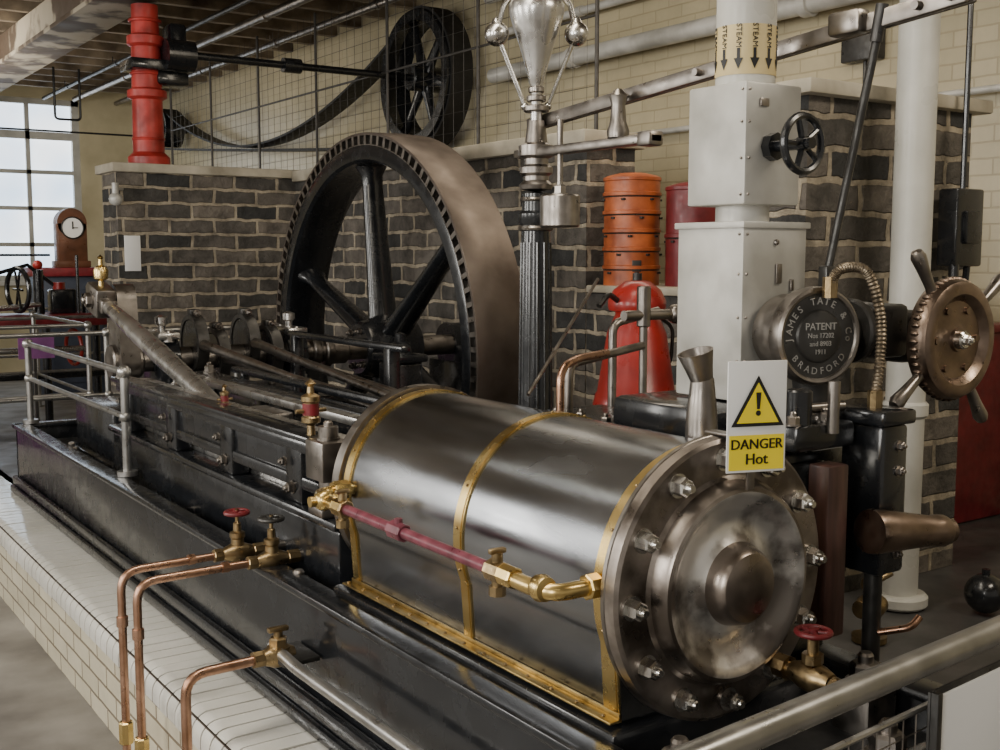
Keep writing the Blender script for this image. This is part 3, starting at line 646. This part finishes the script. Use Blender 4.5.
o=Obj('lubricator_pipework'); p=o.part('rods',DSTEEL); p.cyl((.95,1.55,1.62),(.40,1.22,1.27),.006,seg=8)
p.tube([(.98,1.50,.378),(.98,1.50,1.46),(1.20,1.50,1.50)],.016,12,.04)
p.cyl((.86,1.3,1.50),(1.25,1.3,1.50),.018); p.cyl((.95,1.3,1.46),(.95,1.3,1.60),.024,ch=.004); p.sphere((1.1,1.3,1.50),.035,16)
p.cyl((.95,1.3,.378),(.95,1.3,1.46),.014); o.done()

def ringtank(name,c,r,z0,z1,m,bands):
    o=Obj(name); p=o.part('shell',m); h=z1-z0
    prof=[(0,0),(r,0),(r,h*.12)]
    for i in range(bands):
        t=h*(i+1)/(bands+1); prof+=[(r,t-.012),(r+.008,t-.008),(r+.008,t+.008),(r,t+.012)]
    prof+=[(r,h-.03),(r+.006,h-.025),(r+.006,h-.01),(r*.9,h),(r*.5,h+.015),(0,h+.02)]
    p.lathe((c[0],c[1],z0),(0,0,1),prof,40)
    k=o.part('fittings',IRON)
    for i in range(bands):
        t=z0+h*(i+1)/(bands+1)-.03
        for j in range(6):
            a=2*pi*j/6+.4*i; k.box((c[0]+(r+.002)*math.cos(a),c[1]+(r+.002)*math.sin(a),t),(.02,.02,.012),.002)
        k.torus((c[0],c[1],z0+h*(i+1)/(bands+1)-.014),(0,0,1),r,.004,40,6)
    k.box((c[0]-.5*r,c[1]-.86*r,z0+h*.18),(.05,.01,.06),.002,axes=((.86,-.5,0),(.5,.86,0),(0,0,1)))
    o.done()
ringtank('orange_filter_tank',(2.45,3.09),.152,1.54,2.13,ORANGE,5)
ringtank('red_oil_drum',(2.60,2.76),.150,1.54,2.07,REDW,1)
o=Obj('red_oil_can'); p=o.part('can',RED); cx,cy=1.5,1.96
p.lathe((cx,cy,0),(0,0,1),[(0,.93),(.185,.93),(.19,.95),(.182,1.08),(.172,1.12),(.165,1.13),(.125,1.38),(.090,1.46),(.092,1.47),(.118,1.475),(.122,1.49),(.122,1.515),(.10,1.56),(.055,1.595),(.03,1.60),(0,1.60)],40)
b=o.part('spout',IRON); b.tube([(cx-.08,cy,1.50),(cx-.18,cy-.03,1.55),(cx-.24,cy-.04,1.50)],.012,10,.03); b.cyl((cx,cy,1.58),(cx,cy,1.63),.02); b.tube([(cx+.11,cy,1.45),(cx+.19,cy-.02,1.4),(cx+.18,cy-.02,1.25),(cx+.15,cy,1.2)],.008,8,.04); s=o.part('stand',IRON); s.bx(cx-.16,cx+.16,cy-.16,cy+.16,.372,.93,.01)
o.done()

o=Obj('painted_iron_column'); p=o.part('shaft',WHITEP); p.cyl((1.98,.98,PZ),(1.98,.98,CZ-.125),.072,seg=36); p.cyl((1.98,.98,PZ),(1.98,.98,PZ+.05),.11,ch=.01,seg=36); p.cyl((1.98,.98,1.1),(1.98,.98,1.16),.085,ch=.01,seg=36); o.done()
o=Obj('electrical_switch_box'); p=o.part('box',BLACK); p.bx(2.38,2.56,1.06,1.15,1.66,1.97,.01); p.bx(2.42,2.52,1.04,1.07,1.75,1.88,.006); p.cyl((2.47,1.10,1.97),(2.47,1.10,CZ-.125),.012,seg=10); p.cyl((2.40,1.08,1.6),(2.40,1.08,1.67),.02); p.tube([(2.52,1.10,1.66),(2.52,1.12,1.4)],.014,8); o.done()

o=Obj('red_cast_column'); p=o.part('shaft',RED2); cx,cy=1.15,7.33
p.lathe((cx,cy,0),(0,0,1),[(0,2.40),(.16,2.40),(.16,2.46),(.12,2.50),(.115,2.9),(.15,2.92),(.15,2.97),(.115,2.99),(.11,3.3),(.14,3.32),(.14,3.38),(.105,3.4),(.10,3.62)],32)
for z in (2.6,3.1,3.5): p.torus((cx,cy,z),(0,0,1),.112,.014)
n=o.part('bracket',BLACK); n.bx(cx+.05,cx+.30,cy-.12,cy+.12,3.02,3.12,.02); n.bx(cx+.16,cx+.30,cy-.10,cy+.10,3.05,3.5,.03); n.bx(cx-.16,cx+.20,cy-.16,cy+.16,3.12,3.2,.01); n.lathe((cx+.1,cy-.15,3.24),(1,0,0),[(0,0),(.12,0),(.12,.22),(0,.22)],24)
o.done()
o=Obj('overhead_belt_drive'); cy=7.12; p=o.part('line_shaft',BLACK); p.cyl((1.45,cy,3.24),(3.78,cy,3.24),.03,seg=18); p.cyl((2.2,cy,3.24),(2.35,cy,3.24),.06,seg=18)
p=o.part('driven_pulley',BLACK); pc=V((3.42,cy,3.24)); Rp=.58
p.lathe(pc,(1,0,0),[(Rp-.09,-.01),(Rp,-.01),(Rp+.01,.12),(Rp,.25),(Rp-.09,.25),(Rp-.05,.12)],72,closed=True)
for i in range(6):
    a=rad(20+60*i); d=V((0,math.sin(a),math.cos(a))); p.lathe(pc+V((.12,0,0)),d,[(.055,.05),(.04,.3),(.035,Rp-.04)],12,xdir=(1,0,0),ex=.8,ey=1.2)
p.cyl(pc-V((.04,0,0)),pc+V((.28,0,0)),.11,ch=.01)
p=o.part('far_pulley',BLACK); qc=V((3.42,14.0,3.42)); p.lathe(qc,(1,0,0),[(.2,-.01),(.25,-.01),(.25,.25),(.2,.25)],40,closed=True); p.cyl(qc-V((.1,0,0)),qc+V((.36,0,0)),.05); p.bx(3.44,3.62,13.98,14.02,3.20,3.64)
p=o.part('belt',RUBBER)
def belt(P,w,t=.012):
    n=len(P); vs=[]; fs=[]
    for i,q in enumerate(P):
        a=V(P[max(0,i-1)]); b=V(P[min(n-1,i+1)]); d=(b-a).normalized(); nn=V((1,0,0)).cross(d).normalized()*t; q=V(q)
        vs+=[q+nn,q+V((w,0,0))+nn,q+V((w,0,0))-nn,q-nn]
    for i in range(n-1):
        for k in range(4): fs.append([i*4+k,i*4+(k+1)%4,i*4+4+(k+1)%4,i*4+4+k])
    p.add(vs,fs)
P=[]
for i in range(31):
    t=i/30; P.append((3.44,cy+6.88*t,3.83-.15*t-.80*4*t*(1-t)))
belt(P,.21)
P=[]
for i in range(31):
    t=i/30; P.append((3.44,cy+6.88*t,2.65+.50*t-.02*4*t*(1-t)))
belt(P,.21)
belt([(3.44,cy+(Rp+.02)*math.sin(rad(a)),3.24+(Rp+.02)*math.cos(rad(a))) for a in range(0,-190,-10)],.21)
o.done()
o=Obj('wire_mesh_screen'); p=o.part('posts',MESHM); m=o.part('wires',MESHM)
X=3.1
for yy in (4.2,5.6,7.0,8.4,9.8,11.2,12.6): p.cyl((X,yy,PZ if yy<6.9 else 0),(X,yy,CZ-.125),.014,seg=8)
for zz in (2.45,3.25): p.cyl((X,4.2,zz),(X,12.6,zz),.010,seg=8)
yy=4.3
while yy<12.6: m.cyl((X,yy,2.2),(X,yy,3.96),.0020,seg=4); yy+=.15
zz=2.2
while zz<3.97: m.cyl((X,4.2,zz),(X,12.6,zz),.0020,seg=4); zz+=.15
o.done()
for i,(x,z,r,m,y0,y1) in enumerate([(3.66,3.80,.05,GREYP,-2,6.3),(3.70,3.50,.03,GREYP,-2,6.3),(3.2,3.88,.035,DSTEEL,-2,15.3),(2.62,3.9,.04,DSTEEL,1.3,15.3),(2.2,3.88,.025,IRON,-2,15.3),(3.74,2.55,.02,GREYP,-2,15.3),(3.64,3.16,.06,GREYP,-2,6.2)]):
    o=Obj('overhead_pipe'); p=o.part('pipe',m); p.cyl((x,y0,z),(x,y1,z),r,seg=20)
    yk=y0+.5
    while yk<y1-.3:
        p.cyl((x,yk,z),(x,yk+.06,z),r*1.3,seg=20)
        if x>3.55: p.bx(x,3.79,yk+.2,yk+.23,z-.01,z+.01)
        else: p.cyl((x,yk+.2,z),(x,yk+.2,3.975),.006,seg=6)
        yk+=2.2
    o.done()
o=Obj('wall_junction_box'); p=o.part('box',IRON); p.bx(3.72,3.799,2.5,2.75,2.8,3.0,.01); p.cyl((3.78,2.62,PZ),(3.78,2.62,2.8),.012,seg=8); o.done()

def rail(name,posts,ztop,base,r=.018,mid=True,m=RAILM):
    o=Obj(name); p=o.part('rails',m); q=o.part('posts',m)
    for i,(x,y) in enumerate(posts):
        q.cyl((x,y,base),(x,y,ztop+.01),r*1.0,seg=16); q.sphere((x,y,ztop),r*1.7,16); q.cyl((x,y,base),(x,y,base+.02),r*2.4,seg=16)
        if mid: q.sphere((x,y,(base+ztop)/2+.03),r*1.5,14)
    for a,b in zip(posts[:-1],posts[1:]):
        p.cyl((a[0],a[1],ztop),(b[0],b[1],ztop),r*.8,seg=14)
        if mid: p.cyl((a[0],a[1],(base+ztop)/2+.03),(b[0],b[1],(base+ztop)/2+.03),r*.7,seg=14)
    o.done()
rail('bed_handrail',[(-.28,3.22),(-.28,5.06)],1.21,.763)
rail('platform_handrail',[(-.5,5.6),(.3,5.6),(1.15,5.6)],1.22,.379)
rail('visitor_handrail',[(-2.4,7.6),(-.6,7.6),(.7,7.6),(.7,9.5)],1.15,0,.02)
rail('visitor_handrail',[(-1.4,9.8),(.2,9.8),(1.6,9.8)],1.1,0,.02)
rail('visitor_handrail',[(-.2,11.7),(1.2,11.7),(2.9,11.7)],1.1,0,.02)
sl_=.085
def RP(x,z,dy=0.): return V((x,-.545+sl_*(x+.53)+dy,z))
rdv=V((1,sl_,0)).normalized(); rnv=V((-sl_,1,0)).normalized()
o=Obj('front_guard_rail'); p=o.part('rail',RAILM)
p.cyl(RP(-.75,1.012),RP(2.6,1.012),.024,seg=24); p.cyl(RP(-.75,.45),RP(2.6,.45),.012,seg=14); p.cyl(RP(-.75,.93),RP(2.6,.93),.006,seg=8)
for x in (-.72,.80,1.7,2.55): p.cyl(RP(x,PZ if x>-.6 else 0),RP(x,1.0),.02,seg=16)
w=o.part('wire_mesh',DSTEEL)
x=-.7
while x<2.55: w.cyl(RP(x,.45),RP(x,.93),.0016,seg=4); x+=.04
z=.49
while z<.93: w.cyl(RP(-.72,z),RP(2.55,z),.0016,seg=4); z+=.04
o.done()
o=Obj('information_board'); p=o.part('board',WHITE); p.box(RP(.365,.755,-.030),(.73,.006,.41),.002,axes=(rdv,rnv,(0,0,1))); f=o.part('frame',IRON); f.box(RP(.36,.755,-.024),(.765,.006,.43),.002,axes=(rdv,rnv,(0,0,1))); f.box(RP(-.012,.755,-.034),(.016,.014,.43),.002,axes=(rdv,rnv,(0,0,1))); o.done()

# ------------------------------------------------------------------ left background
o=Obj('bracket_clock'); p=o.part('case',WOODL); cx,cy=1.80,12.5; p.bx(cx-.2,cx+.2,cy-.12,cy+.12,1.55,1.63,.01); p.bx(cx-.17,cx+.17,cy-.10,cy+.10,1.62,2.08,.01); p.lathe((cx,cy-.10,2.08),(0,1,0),[(0,0),(.17,0),(.17,.2),(0,.2)],28); d=o.part('dial',DIAL); d.cyl((cx,cy-.115,2.02),(cx,cy-.10,2.02),.12,seg=28); h=o.part('hands',INK); h.box((cx,cy-.12,2.05),(.012,.004,.09)); h.box((cx+.03,cy-.12,2.02),(.06,.004,.01)); h.torus((cx,cy-.115,2.02),(0,1,0),.125,.008); o.done()
o=Obj('display_cabinet'); p=o.part('top',REDW); p.bx(1.3,2.9,12.1,12.9,1.45,1.55,.01); q=o.part('body',BLUE); q.bx(1.36,2.84,12.16,12.84,0,1.45,.01); q.bx(1.45,2.05,12.13,12.17,.2,1.3,.01); q.bx(2.15,2.75,12.13,12.17,.2,1.3,.01); o.done()
o=Obj('exhibit_engine'); p=o.part('frame',REDW); cx,cy=.9,10.6
p.bx(.3,1.7,10.3,10.9,.98,1.1,.02); pb=o.part('legs',BLACK)
for (xa,ya) in [(.38,10.36),(1.0,10.36),(1.62,10.36),(.38,10.84),(1.62,10.84)]: pb.cyl((xa,ya,0),(xa,ya,.98),.04,seg=12)
pb.bx(.38,1.62,10.34,10.38,.45,.52,.01)
k=o.part('machinery',BLACK); k.torus((cx-.1,cy,1.35),(1,.3,0),.22,.025)
for i in range(3):
    a=pi*i/3; d=V((0,math.cos(a),math.sin(a))); k.cyl(V((cx-.1,cy,1.35))-d*.21,V((cx-.1,cy,1.35))+d*.21,.012,seg=8)
k.cyl((cx+.1,cy,1.1),(cx+.1,cy,1.55),.05); k.bx(cx+.2,cx+.45,cy-.1,cy+.1,1.1,1.35,.02); k.cyl((cx-.35,cy,1.1),(cx-.35,cy,1.5),.03); k.tube([(cx-.35,cy,1.5),(cx,cy,1.6),(cx+.3,cy,1.35)],.02,8); k.cyl((cx+.6,cy,1.1),(cx+.6,cy,1.3),.08)
k.cyl((cx+.45,cy-.15,1.1),(cx+.45,cy-.15,1.7),.015); k.cyl((cx-.55,cy-.1,1.1),(cx-.55,cy-.1,1.75),.015); k.cyl((cx-.55,cy-.1,1.7),(cx+.2,cy-.1,1.7),.012)
r=o.part('red_parts',RED); r.sphere((cx+.1,cy,1.6),.05,14); r.cyl((cx-.5,cy,1.1),(cx-.5,cy,1.3),.04); r.cyl((cx+.3,cy,1.35),(cx+.3,cy,1.42),.06)
r.torus((cx+.4,cy-.1,.75),(1,.2,0),.18,.02); bw=o.part('brightwork',BSTEEL); bw.cyl((cx-.4,cy-.28,.75),(cx+.5,cy-.28,.75),.03); bw.cyl((cx-.45,cy-.05,1.15),(cx+.1,cy-.05,1.2),.025)
o.done()
o=Obj('display_plinth'); p=o.part('body',PURPLE); p.bx(-.8,.2,8.6,9.4,0,.7,.01); w=o.part('caption',WHITE); w.box((-.1,8.55,.80),(.35,.02,.22),.003,axes=((1,0,0),(0,.8,.6),(0,-.6,.8))); o.done()
o=Obj('exhibit_pump'); p=o.part('body',BLUE); q=V((-.45,9.0,.7)); p.bx(q.x-.28,q.x+.28,q.y-.2,q.y+.2,.7,.76,.01); p.cyl(q+V((-.12,0,.05)),q+V((-.12,0,.35)),.09,ch=.01); p.cyl(q+V((.14,0,.05)),q+V((.14,0,.28)),.07,ch=.01)
s=o.part('rods',BSTEEL); s.cyl(q+V((-.12,0,.35)),q+V((-.12,0,.5)),.02); s.cyl(q+V((.14,0,.28)),q+V((.14,0,.5)),.02); s.tube([q+V((-.2,0,.5)),q+V((.24,0,.5))],.02,8); w=o.part('wheel',RED); handwheel(w,q+V((.0,-.14,.25)),(0,-1,0),.12,.012,6,.02); o.done()
o=Obj('caption_stand'); w=o.part('caption',PURPLE); w.bx(.3,.58,8.2,8.22,.85,1.05); k=o.part('post',IRON); k.bx(.42,.44,8.22,8.24,0,.98); k.bx(.33,.53,8.15,8.3,0,.02); o.done()
o=Obj('wall_notice'); p=o.part('sheet',WHITE); p.bx(.88,1.00,7.135,7.148,1.58,1.85,.001); o.done()
o=Obj('wall_valve'); p=o.part('lamp',GREYP); p.sphere((.80,7.05,2.12),.05,16); p.cyl((.80,7.05,2.16),(.80,7.05,2.24),.025); p.cyl((.80,7.05,2.2),(.88,7.15,2.2),.012); o.done()  # small grey valve at the wall, gives no light
o=Obj('window_cable'); p=o.part('cable',INK); p.tube([(1.8,13,3.97),(1.8,13,3.35),(2.1,13,3.35),(2.1,13,3.97)],.015,8,.05); p.tube([(.9,13,3.2),(2.9,13,3.2)],.012,8); p.tube([(2.9,13,3.2),(2.9,13,3.97)],.012,8); o.done()
TUBE=emis('fluorescent_tube',(1,.93,.8),9)
for (x,y) in [(-1.6,1.0),(-1.6,3.6),(-1.6,-2.0)]:
    o=Obj('ceiling_lamp'); h=o.part('housing',WHITE); h.bx(x-.09,x+.09,y-.75,y+.75,CZ-.30,CZ-.25,.01); h.cyl((x,y-.6,CZ-.25),(x,y-.6,CZ-.12),.01,seg=8); h.cyl((x,y+.6,CZ-.25),(x,y+.6,CZ-.12),.01,seg=8)
    t=o.part('tubes',TUBE); t.cyl((x-.04,y-.72,CZ-.32),(x-.04,y+.72,CZ-.32),.016,seg=12); t.cyl((x+.04,y-.72,CZ-.32),(x+.04,y+.72,CZ-.32),.016,seg=12); o.done()

# ------------------------------------------------------------------ lights
def area(name,loc,tgt,sx,sy,e,col=(1,1,1)):
    l=bpy.data.lights.new(name,'AREA'); l.shape='RECTANGLE'; l.size=sx; l.size_y=sy; l.energy=e; l.color=col
    ob=bpy.data.objects.new(name,l); ob.location=loc; ob.rotation_euler=(V(tgt)-V(loc)).to_track_quat('-Z','Y').to_euler(); bpy.context.scene.collection.objects.link(ob)
for i,y in enumerate((-3.0,.5,4.0,7.5)):
    area('window_daylight_%d'%i,(-5.5,y,2.6),(0,y+.5,1.0),1.2,2.4,128,(1.0,.97,.91))
area('overhead_fill_a',(-.6,1.0,3.75),(0,1.2,1.0),.5,3.2,62,(1,.91,.76))  # added overhead fill over the cylinder; the ceiling has no skylight
area('overhead_fill_b',(2.2,3.8,3.7),(2.0,4.5,1.2),.6,4.0,38,(1,.87,.68))  # added fill above the flywheel side, not a roof opening
area('overhead_fill_c',(1.8,-1.5,3.7),(1.6,1.5,1.4),1.4,.6,48,(1,.89,.72))  # added fill from the front right, no skylight above it
area('far_bay_fill',(0,11.0,3.2),(2.2,11.5,4.0),2.0,3.0,80,(1,.93,.82))  # added fill aimed upward to brighten the far ceiling
w=bpy.data.worlds.new('world'); bpy.context.scene.world=w; w.use_nodes=True; bg=w.node_tree.nodes['Background']; bg.inputs[0].default_value=(1.0,.93,.82,1); bg.inputs[1].default_value=.39
# ------------------------------------------------------------------ camera
cam=bpy.data.cameras.new('camera'); cam.sensor_width=36; cam.lens=36*1.13; co=bpy.data.objects.new('camera',cam)
co.location=(-1.669,-1.639,1.71); co.rotation_euler=(rad(90-6.11),0,rad(-34.46)); bpy.context.scene.collection.objects.link(co); bpy.context.scene.camera=co
cam.clip_start=.05
